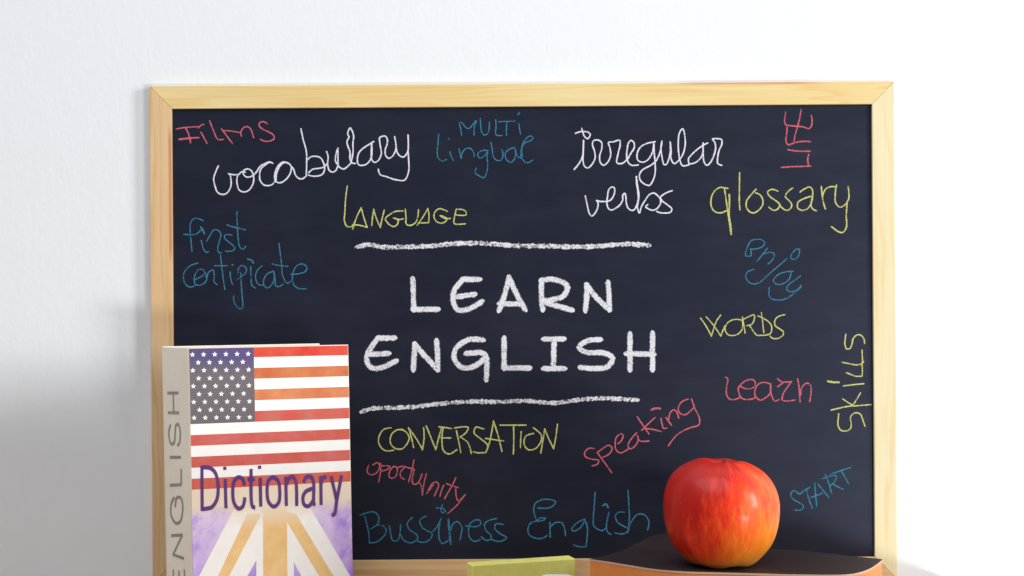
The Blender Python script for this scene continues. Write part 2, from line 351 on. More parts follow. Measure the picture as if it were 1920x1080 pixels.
word('first', 'blue', M_blue, 3.2, 330, 390, 6, [
 [(310,145),(250,120),(200,120),(165,170),(160,270),(170,380),(180,490)], [(90,295),(210,300),(260,270),(300,230)], dict(w=4.5, p=[(280,215),(300,245),(318,290)]),
 [(285,365),(305,450),(340,500),(365,490)], [(345,375),(400,280),(430,245),(480,255),(505,300),(490,370),(470,450),(480,500),(510,505)],
 [(630,305),(560,300),(545,330),(590,380),(650,430),(660,460),(620,485),(560,485)], [(685,45),(690,200),(700,350),(715,430),(750,465),(785,430)], [(575,190),(650,215),(780,245)]])
word('certificate', 'blue', M_blue, 3.2, 330, 390, 6, [
 [(245,620),(160,650),(95,720),(85,800),(110,860),(160,890),(220,870)], [(205,810),(250,790),(310,750),(310,700),(265,690),(225,730),(205,800),(220,860),(280,865),(340,820),(350,750)],
 [(330,720),(345,800)], [(345,790),(370,720),(420,700),(430,770),(430,830),(465,865)], [(500,530),(515,650),(530,780),(550,915)], [(435,650),(575,650)],
 [(610,720),(615,790),(635,860)], dict(w=3, p=[(630,640),(645,640)]), [(700,730),(700,690),(740,645),(790,680),(785,730),(750,760),(690,805)],
 [(730,730),(735,850),(745,1000),(748,1120),(720,1135),(670,1090),(650,1040),(650,990)], [(840,660),(845,780),(855,870),(895,900)],
 dict(w=5.5, p=[(812,575),(850,590),(868,615)]), [(970,650),(910,710),(895,780),(920,850),(970,870),(990,860)],
 [(1100,710),(1030,740),(990,800),(990,870),(1030,900),(1080,860),(1105,790),(1100,710)], [(1100,710),(1115,800),(1120,870),(1150,885),(1205,860)],
 [(1160,400),(1175,530),(1190,650),(1200,760),(1250,845),(1300,820)], [(1085,630),(1180,650),(1260,655)],
 [(1295,745),(1380,740),(1460,710),(1470,660),(1420,630),(1360,650),(1320,720),(1310,800),(1330,870),(1380,905),(1460,908)]])
word('enjoy', 'blue', M_blue, 3.3, 1360, 430, 8, [
 [(380,300),(480,290),(560,255),(590,210),(550,160),(480,150),(390,170),(340,240),(310,330),(305,395),(385,395),(375,290)],
 [(630,285),(570,360),(480,475)], [(570,370),(640,350),(710,350),(735,390),(710,450),(640,520)],
 [(920,440),(820,530),(700,630),(590,730),(520,790),(430,820),(350,790),(305,710),(330,640),(430,600)],
 [(1120,295),(1060,300),(990,380),(980,430),(1040,450),(1100,390),(1110,320),(1090,295)],
 [(1015,630),(900,640),(790,680),(720,770),(760,820),(830,825),(910,790),(960,740),(985,640)],
 [(1125,700),(1050,760),(960,820),(920,890),(960,935),(1050,920),(1110,880),(1135,840)],
 [(1135,870),(1060,930),(980,1000),(880,1050),(780,1060),(690,1040),(655,990),(660,870)]])
word('words', 'yellow', M_yel, 3.5, 1300, 570, 8, [
 [(110,215),(190,330),(270,480)], [(270,480),(310,350)], [(195,195),(270,280),(340,370),(410,480)], [(410,480),(470,330)], [(410,165),(350,250),(310,350)],
 [(720,240),(640,230),(560,250),(500,300),(475,380),(520,460),(640,465),(720,400),(740,330),(735,250)],
 [(735,195),(755,310),(775,435)], [(740,235),(820,195),(910,165),(915,220),(880,300),(800,325)], [(850,330),(900,410),(950,470)],
 [(1020,130),(1040,280),(1055,430)], [(970,180),(1060,220),(1150,290),(1175,350),(1155,440),(1090,465),(950,470)],
 [(1370,160),(1280,185),(1225,240),(1225,320),(1290,370),(1350,420),(1340,470),(1270,515),(1190,515),(1150,480)]])
word('learn', 'red', M_pink, 3.9, 1340, 670, 8, [
 [(165,300),(195,320),(180,430),(175,540),(205,610),(260,635),(340,620),(390,590)],
 [(390,440),(470,470),(560,465),(600,430),(605,370),(570,335),(480,345),(400,400),(355,460),(365,540),(400,610),(460,630),(560,625),(610,600)],
 [(830,400),(740,375),(660,400),(615,460),(600,550),(640,620),(690,640),(770,600),(830,540),(840,400)], [(840,400),(840,520),(870,610),(900,655),(960,635)],
 [(945,320),(1000,365),(1150,365)], [(1150,365),(1090,450),(1030,540),(1015,640),(1090,655),(1200,640)], [(1020,385),(945,440)],
 [(1245,325),(1265,450),(1275,560),(1280,670)], [(1290,560),(1300,470),(1350,400),(1400,390),(1440,430),(1445,530),(1425,660)]])
word('skills', 'yellow', M_yel, 3.7, 1500, 690, 8, [
 [(x/1.5, y/1.5-640) for x, y in [(1030,200),(1015,300),(1010,440),(1050,530),(1120,520),(1165,430),(1190,310),(1250,235),(1330,210),(1400,250),(1440,320),(1450,410)]],
 [(x/1.5, y/1.5-640) for x, y in [(1395,560),(1400,700),(1410,830)]], [(x/1.5, y/1.5-640) for x, y in [(950,830),(1100,860),(1280,890),(1390,860),(1430,820)]],
 [(928,-75),(935,50),(930,120)], [(930,120),(840,125),(770,100),(695,70)], [(655,268),(800,250),(955,235)], dict(w=5.5, p=[(420,200),(500,212),(580,215)]),
 [(470,630),(600,600),(720,575),(860,565),(1070,548)], [(790,560),(850,470),(905,375)], [(790,560),(710,510),(640,465)],
 [(580,690),(570,780),(570,860),(610,930),(690,945),(760,900),(765,820),(755,760),(780,700),(850,670),(910,700),(945,790),(975,875)]])
word('conversation', 'yellow', M_yel, 3.9, 690, 770, 4.8, [
 [(205,155),(140,170),(95,250),(110,320),(160,360),(230,355)], [(330,180),(270,170),(215,210),(200,280),(230,330),(300,345),(350,300),(370,240),(340,190),(300,165)],
 [(410,330),(390,240),(365,155)], [(365,155),(440,260),(490,350)], [(490,350),(505,250),(500,155)], [(525,140),(570,250),(610,350)], [(610,350),(630,270),(660,160)],
 [(640,145),(750,160)], [(675,155),(665,260),(680,360),(730,390),(800,350)], [(660,245),(745,245)], [(780,155),(900,150),(880,200),(830,235)],
 [(795,180),(815,270),(835,375)], [(830,235),(900,290),(930,385)], [(1040,165),(970,150),(955,200),(1010,250),(1075,310),(1060,370),(1000,380),(950,370)],
 [(1060,380),(1095,280),(1130,95)], [(1130,95),(1170,220),(1205,365)], [(1060,250),(1220,272)], [(1190,130),(1420,130)], [(1310,135),(1312,260),(1308,390)],
 [(1378,190),(1372,330)], [(1490,205),(1420,230),(1405,300),(1440,350),(1500,345),(1550,290),(1560,220),(1490,155)],
 [(1555,380),(1575,260),(1590,165)], [(1590,165),(1630,260),(1670,340)], [(1670,340),(1690,240),(1705,120)]])
word('oportunity', 'red', M_pink, 3.5, 670, 850, 8, [
 [(170,180),(150,250),(160,300),(230,320),(300,280),(335,200),(310,140),(230,175)], [(345,150),(355,230),(320,425)], [(355,190),(430,185),(490,200),(450,240),(370,265)],
 [(540,200),(490,260),(475,340),(510,375),(570,350),(600,270),(590,210),(540,195)], [(590,220),(680,195),(760,215),(830,235)], [(700,220),(650,280),(650,350),(705,390)],
 [(850,100),(825,220),(770,430)], [(770,220),(850,240)], [(855,240),(830,350),(830,450),(870,465),(920,430),(970,310)], [(920,430),(960,490),(975,620)],
 [(1035,310),(1000,450),(975,620)], [(1040,600),(1110,510),(1140,470)], [(1060,560),(1130,450),(1190,430),(1220,480),(1190,560),(1155,640)],
 [(1295,480),(1265,550),(1240,640)], [(1480,360),(1430,470),(1370,570),(1310,680)], [(1340,455),(1430,490),(1510,515)],
 [(1475,530),(1480,620),(1510,710),(1560,680),(1620,620)], [(1600,640),(1520,750),(1440,830),(1350,905)]])
word('speaking', 'red', M_pink, 3.7, 1080, 730, 6, [
 [(205,665),(140,665),(95,720),(110,760),(180,785),(255,800),(240,840),(180,860)], [(240,710),(280,770),(340,850),(400,935)],
 [(240,710),(300,665),(370,630),(405,660),(380,720),(300,765)], [(470,610),(500,590),(530,520),(510,500),(460,530),(440,600),(450,680),(500,715),(560,690),(600,660)],
 [(680,490),(620,560),(585,630),(610,670),(660,640),(700,570),(690,520)], [(690,520),(720,580),(820,580)], [(690,310),(750,400),(820,500)],
 [(740,460),(800,400),(885,320)], [(770,440),(860,450),(960,475)], [(955,330),(970,400),(985,440),(1020,435)], dict(w=6, p=[(850,228),(890,215),(945,215)]),
 dict(w=4.5, p=[(1015,320),(1050,370),(1075,405)]), [(1045,330),(1060,260),(1100,230),(1135,260),(1155,325)],
 [(1260,110),(1190,140),(1150,210),(1170,270),(1230,285),(1290,240),(1330,200)], [(1300,110),(1340,220),(1390,330),(1380,400),(1290,430),(1180,480),(1100,550),(1040,635)]])
word('Bussiness', 'blue', M_blue, 3.7, 660, 930, 6, [
 [(90,215),(160,190),(250,180),(300,230),(290,310),(210,370)], [(145,225),(170,330),(190,430),(195,525)], [(270,330),(350,335),(385,390),(350,460),(270,520),(195,525)],
 [(420,335),(435,420),(460,500),(510,500),(540,420),(545,325)], [(540,420),(570,480),(620,520),(690,520),(740,470),(720,430),(650,380),(620,310),(680,240)],
 [(740,510),(820,520),(890,470),(900,420),(840,390),(780,340),(765,270),(840,225)], [(910,400),(960,340),(1000,255)], [(1000,255),(975,400),(985,490),(1020,535),(1080,500)],
 [(950,135),(1020,140),(1050,175),(1010,185),(1000,150),(1020,95)], dict(w=5.5, p=[(1085,265),(1095,400),(1110,540)]), [(1110,380),(1140,310),(1190,290),(1235,350),(1230,420),(1215,490)],
 [(1285,335),(1390,345),(1445,320),(1440,275),(1390,270),(1330,310),(1310,400),(1330,480),(1390,510),(1440,490)],
 [(1625,255),(1540,275),(1490,320),(1510,390),(1560,440),(1560,485),(1510,500),(1455,460)], [(1700,320),(1620,315),(1605,360),(1660,420),(1740,470),(1700,500),(1640,510),(1575,490)]])
word('English', 'blue', M_blue, 3.7, 960, 900, 6.39, [
 [(310,335),(440,335),(500,300),(520,260),(460,235),(360,235),(280,280),(260,350),(275,430),(300,490)], [(400,455),(340,455),(300,490),(380,480),(400,455)],
 [(300,490),(220,520),(190,600),(210,660),(300,700),(370,695),(420,665)], [(455,510),(455,600),(457,685)], [(465,560),(510,515),(590,510),(630,580),(640,665)],
 [(870,470),(800,500),(730,560),(715,600),(750,610),(820,570),(870,480)], [(870,470),(900,560),(900,680),(885,795)], [(885,795),(800,800),(740,775)],
 [(995,150),(985,300),(975,450),(980,550),(1050,600),(1085,605),(1120,580)], [(1160,390),(1140,480),(1130,560),(1150,630),(1185,650)],
 dict(w=6.5, p=[(1095,300),(1125,290),(1150,325)]), [(1345,385),(1270,390),(1240,430),(1260,500),(1340,555),(1400,590),(1350,640),(1290,645),(1230,630)],
 [(1390,120),(1400,300),(1405,460),(1385,630)], [(1400,570),(1440,480),(1510,410),(1590,420),(1640,500),(1625,595)]])
word('start', 'blue', M_blue, 3.7, 1460, 860, 8, [
 [(470,430),(390,470),(310,530),(270,500),(220,480),(180,540),(220,610),(310,660),(370,710),(340,765),(235,770)], [(415,470),(450,600),(505,745)],
 [(540,370),(550,500),(570,710)], [(590,380),(660,470),(750,580)], [(485,580),(570,550),(650,520)], [(700,240),(750,370),(795,520)],
 [(650,300),(760,265),(860,255),(840,340),(780,400)], [(830,390),(900,430),(965,455)], [(780,235),(900,190),(1080,130)], [(945,190),(1000,290),(1045,375)]])
BIG = [('L', [[(397,300),(400,390),(402,480)], [(402,480),(545,480)]]),
 ('E', [[(795,300),(700,300)], [(700,300),(650,360),(640,430),(665,480),(720,482),(810,435)], [(660,405),(765,390)]]),
 ('A', [[(915,485),(940,420),(975,290)], [(975,290),(1020,390),(1070,480)], [(920,445),(1050,448)]]),
 ('R', [[(1175,480),(1168,390),(1170,310)], [(1170,305),(1250,302),(1322,340),(1300,400),(1180,430)], [(1200,440),(1350,485)]]),
 ('N', [[(1432,485),(1440,400),(1440,335)], [(1440,335),(1500,410),(1575,480)], [(1575,480),(1575,400),(1568,320)]]),
 ('E', [[(285,652),(190,653)], [(190,653),(145,710),(120,780),(150,830),(210,830),(295,790)], [(140,750),(250,745)]]),
 ('N', [[(400,840),(405,760),(410,690)], [(410,690),(470,760),(545,840)], [(545,840),(545,750),(540,670)]]),
 ('G', [[(815,664),(740,660),(660,710),(645,770),(690,828),(770,820),(830,770)], [(720,745),(828,748),(840,840),(838,900)]]),
 ('L', [[(945,655),(945,740),(945,832)], [(945,832),(1095,832)]]),
 ('I', [[(1185,658),(1300,658)], [(1245,665),(1240,830)], [(1185,835),(1305,835)]]),
 ('S', [[(1520,662),(1440,670),(1395,708),(1440,738),(1540,742),(1595,770),(1570,820),(1500,835),(1405,828)]]),
 ('H', [[(1700,630),(1700,740),(1700,840)], [(1835,625),(1835,740),(1835,840)], [(1680,745),(1840,750)]])]
for ch, ls in BIG:
    word(ch, '', M_bold, 14.2, 650, 430, 3.2, ls, nm='chalk_letter', lab='bold white chalk letter %s' % ch, wob=0.03, step=1.5)
word('', '', M_rule, 13.0, 650, 430, 3.2, [[(65,105),(140,92),(200,105),(400,104),(500,100),(600,90),(740,82),(900,90),(1000,98),(1200,100),(1350,105),(1500,102),(1680,88),(1810,97)]], nm='chalk_line', lab='rough white chalk line above the big white letters', wob=0.2, step=1.3)
word('', '', M_rule, 12.0, 660, 700, 3.2, [[(60,230),(120,212),(300,205),(400,198),(500,185),(700,170),(900,170),(1050,165),(1200,178),(1350,160),(1500,150),(1710,160)]], nm='chalk_line', lab='rough white chalk line below the big white letters', wob=0.2, step=1.3)

# ------------------------------------------------------------ dictionary
A = at(353, 652, 0.925)                              # top left corner of the front cover
B = at(653, 647, 0.925*1.038)
hdir = Vector((B.x-A.x, B.y-A.y, 0)); Wd = hdir.length; hdir.normalize()
lean = math.radians(0.8)
nrm = Vector((0, 0, 1)).cross(hdir); 
if nrm.y > 0: nrm = -nrm                            # faces the camera
U = hdir.copy()   # along cover
Vv = (Vector((0, 0, 1))*math.cos(lean)-hdir*math.sin(lean)).normalized()
Ad = A.copy(); Ht = (A.z-Z_TABLE)/Vv.z-0.0012
Sd = at(303, 653, 0.950)-A; Sd.z = 0                 # spine runs back and to the left
T = Sd.length; Sdir = Sd.normalized()
dic = empty('dictionary', (A.x, A.y, Z_TABLE), 'thick dictionary standing at left with American and British flag print on its cover', 'book')
def q3(o_, a, b, c):                                 # box from corner with three edge vectors
    v = [o_+a*i+b*j+c*k for k in (0, 1) for j in (0, 1) for i in (0, 1)]
    return v, [(0, 2, 3, 1), (4, 5, 7, 6), (0, 1, 5, 4), (2, 6, 7, 3), (0, 4, 6, 2), (1, 3, 7, 5)]
def cover_base():
    m, nt, b, _ = nmat('printed_cover'); tc = N(nt, 'ShaderNodeTexCoord'); sp = N(nt, 'ShaderNodeSeparateXYZ')
    nt.links.new(tc.outputs['Object'], sp.inputs[0])
    n = noise(nt, tc.outputs['Object'], 45, 6, 0.65); n3 = noise(nt, tc.outputs['Object'], 160, 4, 0.7)
    # cream band, then violet field getting stronger to the bottom; print colours
    h = mth(nt, 'ADD', sp.outputs['Z'], mth(nt, 'MULTIPLY', mth(nt, 'SUBTRACT', n, 0.5), 0.012))
    zb = at(355, 962, 0.925).z
    f1 = N(nt, 'ShaderNodeMapRange'); f1.inputs[1].default_value = zb+0.004; f1.inputs[2].default_value = zb-0.004; nt.links.new(h, f1.inputs[0])
    f2 = N(nt, 'ShaderNodeMapRange'); f2.inputs[1].default_value = zb; f2.inputs[2].default_value = zb-0.045; nt.links.new(h, f2.inputs[0])
    vio = mix(nt, f2.outputs[0], lin(232, 214, 236), lin(178, 136, 236))
    vio = mix(nt, ramp(nt, n, [(0.42, 0), (0.62, 0.9)]), vio, lin(226, 204, 240))
    vio = mix(nt, ramp(nt, noise(nt, coords(nt, loc=(2, 0, 1)), 30, 5, 0.7), [(0.5, 0), (0.68, 0.8)]), vio, lin(142, 92, 224))
    vio = mix(nt, ramp(nt, n3, [(0.62, 0), (0.75, 0.5)]), vio, lin(135, 95, 185))
    cr = mix(nt, n, lin(240, 226, 205), lin(236, 214, 190))
    nt.links.new(mix(nt, f1.outputs[0], cr, vio), b.inputs['Base Color']); b.inputs['Roughness'].default_value = 0.45; b.inputs['Specular IOR Level'].default_value = 0.3
    return m
def ink(name, c1, c2, sc=70, rough=0.5):
    m, nt, b, _ = nmat(name); n = noise(nt, coords(nt), sc, 5, 0.65)
    nt.links.new(mix(nt, ramp(nt, n, [(0.35, 0), (0.68, 1)]), c1, c2), b.inputs['Base Color']); b.inputs['Roughness'].default_value = rough
    b.inputs['Specular IOR Level'].default_value = 0.3; return m
M_spine = ink('spine_paper', lin(253, 246, 232), lin(246, 236, 218), 25)
M_pages = ink('page_edges', lin(232, 222, 205), lin(205, 192, 170), 400)
tk = 0.0015
v, f = q3(Ad-Vv*Ht-nrm*tk, U*Wd, Vv*Ht, nrm*tk); cover = mesh('front_cover', v, f, cover_base(), dic, bevel=0.0003)
v, f = q3(Ad-Vv*Ht+Sd*0.03, Sd*0.95, Vv*(Ht-0.0003), hdir*0.0012); spine = mesh('spine', v, f, M_spine, dic, bevel=0.0003)
v, f = q3(Ad-Vv*Ht+Sd, U*Wd, Vv*Ht, -Sdir*tk); mesh('back_cover', v, f, M_spine, dic, bevel=0.0003)
v, f = q3(Ad-Vv*Ht+Sd*0.06+hdir*0.0015, U*(Wd-0.004), Vv*(Ht-0.0010), Sd*0.88); mesh('page_block', v, f, M_pages, dic)
# print
def on_cover(x, y, e): p = on_plane(x, y, Ad, nrm); return tuple(p+nrm*e)
def cpt(u, v, e): return tuple(Ad+U*(u*Wd)-Vv*v+nrm*e)
REDS = [ink('flag_red_a', lin(210, 48, 38), lin(220, 84, 60)), ink('flag_orange', lin(200, 98, 56), lin(212, 132, 80)), ink('flag_orange_b', lin(208, 112, 72), lin(222, 146, 98)),
        ink('flag_red_b', lin(216, 84, 66), lin(200, 116, 106)), ink('flag_red_c', lin(206, 88, 70), lin(212, 110, 110))]
M_pw = ink('flag_white', lin(253, 252, 250), lin(248, 246, 243)); M_gray = None
def canton():
    m, nt, b, _ = nmat('flag_canton'); tc = N(nt, 'ShaderNodeTexCoord'); sp = N(nt, 'ShaderNodeSeparateXYZ'); nt.links.new(tc.outputs['Object'], sp.inputs[0])
    n = noise(nt, tc.outputs['Object'], 900, 3, 0.8); g_ = N(nt, 'ShaderNodeMapRange')
    zt = A.z; g_.inputs[1].default_value = zt-0.013; g_.inputs[2].default_value = zt
    nt.links.new(mth(nt, 'ADD', sp.outputs['Z'], mth(nt, 'MULTIPLY', noise(nt, tc.outputs['Object'], 60, 3), 0.01)), g_.inputs[0])
    c = mix(nt, g_.outputs[0], lin(108, 101, 106), lin(78, 62, 128))
    nt.links.new(mix(nt, ramp(nt, n, [(0.4, 0), (0.65, 0.5)]), c, lin(75, 68, 82)), b.inputs['Base Color']); b.inputs['Roughness'].default_value = 0.5; return m
pitch = (A.z-at(357, 918.5, 0.925).z)/13/Vv.z
order = [0, None, 1, None, 2, None, 3, None, 4, None, 4, None, 3]
V, F, I = [], [], []
mats = REDS+[M_pw, canton()]
for k, r in enumerate(order):
    v0 = k*pitch+(0.0006 if k == 0 else 0); v1 = (k+1)*pitch; u0 = 0.40 if k < 7 else 0.004
    b0 = len(V); V += [cpt(u0, v1, 4e-5), cpt(0.997, v1, 4e-5), cpt(0.997, v0, 4e-5), cpt(u0, v0, 4e-5)]
    F.append((b0, b0+1, b0+2, b0+3)); I.append(5 if r is None else r)
b0 = len(V); V += [cpt(0.004, 7*pitch, 4e-5), cpt(0.3995, 7*pitch, 4e-5), cpt(0.3995, 0.0006, 4e-5), cpt(0.004, 0.0006, 4e-5)]; F.append((b0, b0+1, b0+2, b0+3)); I.append(6)
for row in range(9):
    for i in range(6 if row % 2 == 0 else 5):
        cx = 340+100.3*i+(50 if row % 2 else 0)+row/8*15; cy = 168+row*71.1-1.4*i
        X, Y = 290+cx/4.8, 630+cy/4.8; b0 = len(V)
        V.append(on_cover(X, Y, 9e-5))
        for k in range(10):
            a = -math.pi/2+k*math.pi/5; rr = 5.4 if k % 2 == 0 else 2.3
            V.append(on_cover(X+rr*math.cos(a), Y+rr*math.sin(a), 9e-5))
        for k in range(10): F.append((b0, b0+1+(k+1) % 10, b0+1+k)); I.append(5)
mesh('flag_print', V, F, mats=mats, idx=I, parent=cover)
# lower flag: diagonals and upright bar
def fade_ink(name, c1, c2, top, y0, y1):
    m, nt, b, _ = nmat(name); tc = N(nt, 'ShaderNodeTexCoord'); sp = N(nt, 'ShaderNodeSeparateXYZ'); nt.links.new(tc.outputs['Object'], sp.inputs[0])
    n = noise(nt, tc.outputs['Object'], 90, 6, 0.7); mr = N(nt, 'ShaderNodeMapRange')
    mr.inputs[1].default_value = at(500, y1, 0.94).z; mr.inputs[2].default_value = at(500, y0, 0.94).z
    nt.links.new(mth(nt, 'ADD', sp.outputs['Z'], mth(nt, 'MULTIPLY', mth(nt, 'SUBTRACT', n, 0.5), 0.008)), mr.inputs[0])
    c = mix(nt, ramp(nt, n, [(0.35, 0), (0.68, 1)]), c1, c2); c = mix(nt, mr.outputs[0], c, top)
    nt.links.new(c, b.inputs['Base Color']); b.inputs['Roughness'].default_value = 0.5; b.inputs['Specular IOR Level'].default_value = 0.3; return m
M_org = fade_ink('flag_apricot', lin(246, 208, 148), lin(238, 190, 122), lin(240, 226, 205), 950, 992)
M_jw = fade_ink('flag_cream_white', lin(253, 252, 250), lin(250, 246, 240), lin(240, 226, 205), 948, 985)
zz = lambda x, y: (290+x/4.8, 855+y/4.8)
V, F, I = [], [], []
def poly(pts, e, mi):
    b0 = len(V); V.extend(on_cover(*zz(x, y), e) for x, y in pts); F.append(tuple(range(b0, b0+len(pts)))); I.append(mi)
YB = 1180
def lx(x0, y0, x1, y1, y): return x0+(x1-x0)*(y-y0)/(y1-y0)
poly([(742,420),(lx(700,500,400,1080,YB),YB),(lx(980,640,830,1080,YB)-20,YB),(915,940),(975,820),(975,420)], 4e-5, 0)
poly([(1190,420),(1190,800),(1255,960),(lx(1255,960,1320,1080,YB),YB),(lx(1420,500,1760,1080,YB),YB),(1373,420)], 4.5e-5, 0)
poly([(915,430),(915,YB),(985,YB),(985,430)], 7e-5, 0); poly([(1185,430),(1185,YB),(1253,YB),(1253,600),(1230,430)], 7.5e-5, 0)
poly([(835,520),(570,1080),(lx(835,520,570,1080,YB),YB),(lx(960,520,670,1080,YB),YB),(670,1080),(960,520)], 1.0e-4, 1)
poly([(1190,500),(1190,590),(1480,1080),(lx(1190,590,1480,1080,YB),YB),(lx(1270,520,1610,1080,YB),YB),(1270,520)], 1.05e-4, 1)
poly([(975,440),(978,YB),(1195,YB),(1190,440)], 1.4e-4, 1)
mesh('flag_print', V, F, mats=[M_jw, M_org], idx=I, parent=cover)
def solid(name, c1, c2): return ink(name, c1, c2, 60)
M_ttl = solid('title_ink', lin(88, 52, 130), lin(110, 62, 118)); M_sp = solid('spine_ink', lin(150, 145, 138), lin(165, 158, 148))
ribbons('title_lettering', M_ttl, 1.0*8.0, 290, 855, 4.8, [
 [(425,85),(428,495)], [(428,103),(500,108),(545,150),(568,230),(572,300),(560,390),(520,455),(470,473),(428,476)],
 [(635,205),(642,470)], [(631,95),(632,125)], [(810,265),(790,205),(750,192),(715,230),(703,320),(715,420),(755,472),(795,450),(812,370)],
 [(868,115),(872,420),(882,455),(905,462)], [(838,212),(900,207)], [(950,195),(955,455)], [(943,85),(945,115)],
 [(1065,190),(1025,220),(1012,310),(1025,410),(1070,455),(1115,420),(1126,320),(1110,220),(1062,190)],
 [(1180,185),(1185,450)], [(1187,260),(1210,200),(1245,188),(1270,230),(1277,300),(1278,450)],
 [(1340,240),(1365,190),(1410,190),(1430,240),(1432,420),(1442,448)], [(1430,290),(1360,320),(1335,370),(1345,435),(1385,450),(1428,400)],
 [(1495,180),(1498,440)], [(1498,250),(1518,195),(1548,190)], [(1588,180),(1636,390)], [(1683,172),(1640,390),(1618,520),(1592,532)]],
 lambda x, y, e: on_cover(x, y, 1.8e-4+e), cover, wob=0, pen=(0.72, 1.0), dome=0, butt=True, label='dark purple title on the cover, reading Dictionary')
sn = Sd.normalized().cross(Vv)
if sn.dot(Vector((0, -1, 0))) < 0: sn = -sn
def on_spine(x, y, e): p = on_plane(x, y, Ad+Sd*0.5, sn); return tuple(p+sn*(1.2e-4+e))
zt_ = -225*4.8
ribbons('spine_lettering', M_sp, 5.2, 290, 855, 4.8, [
 [(115,512+zt_),(215,512+zt_)], [(120,690+zt_),(222,690+zt_)], [(168,512+zt_),(172,690+zt_)],
 [(145,795+zt_),(128,870+zt_),(148,968+zt_),(178,955+zt_),(185,880+zt_),(192,805+zt_),(215,795+zt_),(232,870+zt_),(222,965+zt_),(205,985+zt_)],
 [(138,10),(238,10)], [(138,262),(242,256)], [(240,256),(240,115)], [(180,370),(150,430),(150,530),(190,600),(230,590),(250,520),(252,420),(235,375),(197,380),(187,460)],
 [(152,715),(252,708)], [(252,708),(165,890)], [(165,885),(265,922)], [(168,1120),(275,1110)], [(170,1020),(170,1115)], [(220,1030),(222,1110)], [(268,1020),(272,1110)]],
 on_spine, spine, wob=0, pen=(0.45, 1.0), dome=0, butt=True, label='pale grey capitals running up the spine, reading English')

# ------------------------------------------------------------ old book under the apple
ZB = -0.1617
up = Vector((0, 0, 1)); pb = Vector((0, 0, ZB))
front_px = [(1105,1048),(1140,1053),(1180,1059.5),(1220,1066),(1260,1070),(1300,1072),(1360,1073.5),(1420,1075),(1500,1077),(1588,1077),(1612,1073),(1631,1066),(1645,1057),(1655,1049)]
back_px = [(1648,1047.5),(1610,1044),(1560,1038.5),(1500,1032),(1440,1027.5),(1380,1012),(1300,1002),(1240,1001),(1215,1008),(1190,1021),(1160,1034),(1130,1043)]
fr = catmull([tuple(on_plane(x, y, pb, up).xy) for x, y in front_px], 0.004)
bk = catmull([tuple(on_plane(x, y, pb, up).xy) for x, y in back_px], 0.004)
outline = fr+bk
def leather(name, c, spec=0.3, rough=0.5):
    m, nt, b, _ = nmat(name); v = coords(nt); n = noise(nt, v, 40, 5, 0.6); vo = N(nt, 'ShaderNodeTexVoronoi'); vo.inputs['Scale'].default_value = 900; nt.links.new(v, vo.inputs['Vector'])
    nt.links.new(mix(nt, n, tuple(x*0.75 for x in c), tuple(x*1.25 for x in c)), b.inputs['Base Color']); b.inputs['Roughness'].default_value = rough; b.inputs['Specular IOR Level'].default_value = spec
    bump(nt, b, vo.outputs['Distance'], 0.2, 0.0003); return m
M_dark = leather('dark_book_cloth', (0.028, 0.016, 0.017), 0.25, 0.55); M_tan = leather('tan_leather', (0.78, 0.27, 0.075)); M_edge = plain('cover_edge_highlight', (0.62, 0.42, 0.28))  # pale edge colour stands in for the highlight along the cover rim
book = empty('old_book', (sum(p[0] for p in outline)/len(outline), sum(p[1] for p in outline)/len(outline), Z_TABLE), 'dark covered old book with tan leather side lying under the apple', 'book')
v, f = prism(outline, ZB-0.0012, ZB); nn = len(outline)
o = mesh('top_cover', v, f, mats=[M_dark, M_edge], idx=[1, 0]+[1]*nn, parent=book)
cxx = sum(p[0] for p in outline)/nn; cyy = sum(p[1] for p in outline)/nn
def inset(pl, k): 
    out = []
    for x, y in pl:
        d = math.hypot(x-cxx, y-cyy); out.append((cxx+(x-cxx)*(1-k/d), cyy+(y-cyy)*(1-k/d)))
    return out
v, f = prism(inset(outline, 0.004), Z_TABLE+0.0016, ZB-0.0013); mesh('page_block', v, f, M_pages, book)
v, f = prism(inset(outline, 0.0002), Z_TABLE, Z_TABLE+0.0015); mesh('bottom_cover', v, f, M_tan, book)
def strip(name, pl, k0, k1):
    a = inset(pl, k0); b = inset(pl, k1)[::-1]; v, f = prism(a+b, Z_TABLE+0.0017, ZB-0.00125); return mesh(name, v, f, M_tan, book)
nf = len(fr); i1 = max(i for i, p in enumerate(fr) if p[0] < on_plane(1425, 1075, pb, up).x); i2 = min(i for i, p in enumerate(fr) if p[0] > on_plane(1600, 1076, pb, up).x)
strip('spine', bk[-4:]+fr[:i1+1], 0.0003, 0.003); strip('leather_corner', fr[i2:]+bk[:6], 0.0003, 0.003)

# ------------------------------------------------------------ apple
H = 0.0602; R = 0.0334; ax, ay = at(1352, 960, 0.862).xy
prof = [(0,.10),(.10,.075),(.20,.03),(.30,.004),(.43,.006),(.58,.032),(.745,.118),(.88,.226),(.965,.365),(1,.53),(.985,.656),(.91,.785),(.79,.88),(.64,.942),(.47,.985),(.33,1.0),(.20,.975),(.10,.90),(0.03,.83),(0,.82)]
pr = catmull(prof, 0.03); seg = 96; V, F = [], []
for r, z in pr[1:-1]:
    for k in range(seg):
        a = 2*math.pi*k/seg; lob = 1+0.012*math.cos(5*a+0.6)*(0.3+abs(z-0.5))+0.008*math.cos(2*a+1)
        zz_ = z+0.018*math.cos(5*a+0.6)*max(0, z-0.8)*5*min(1, r*3)*0.35+(0.010*math.cos(5*a)*max(0, 0.12-z)*8)
        zz_ -= 0.030*r*math.cos(a-0.2)*max(0, min(1, (z-0.45)/0.4))        # left shoulder stands higher
        V.append((R*r*lob*math.cos(a), R*r*lob*math.sin(a), H*zz_))
nr = len(pr)-2
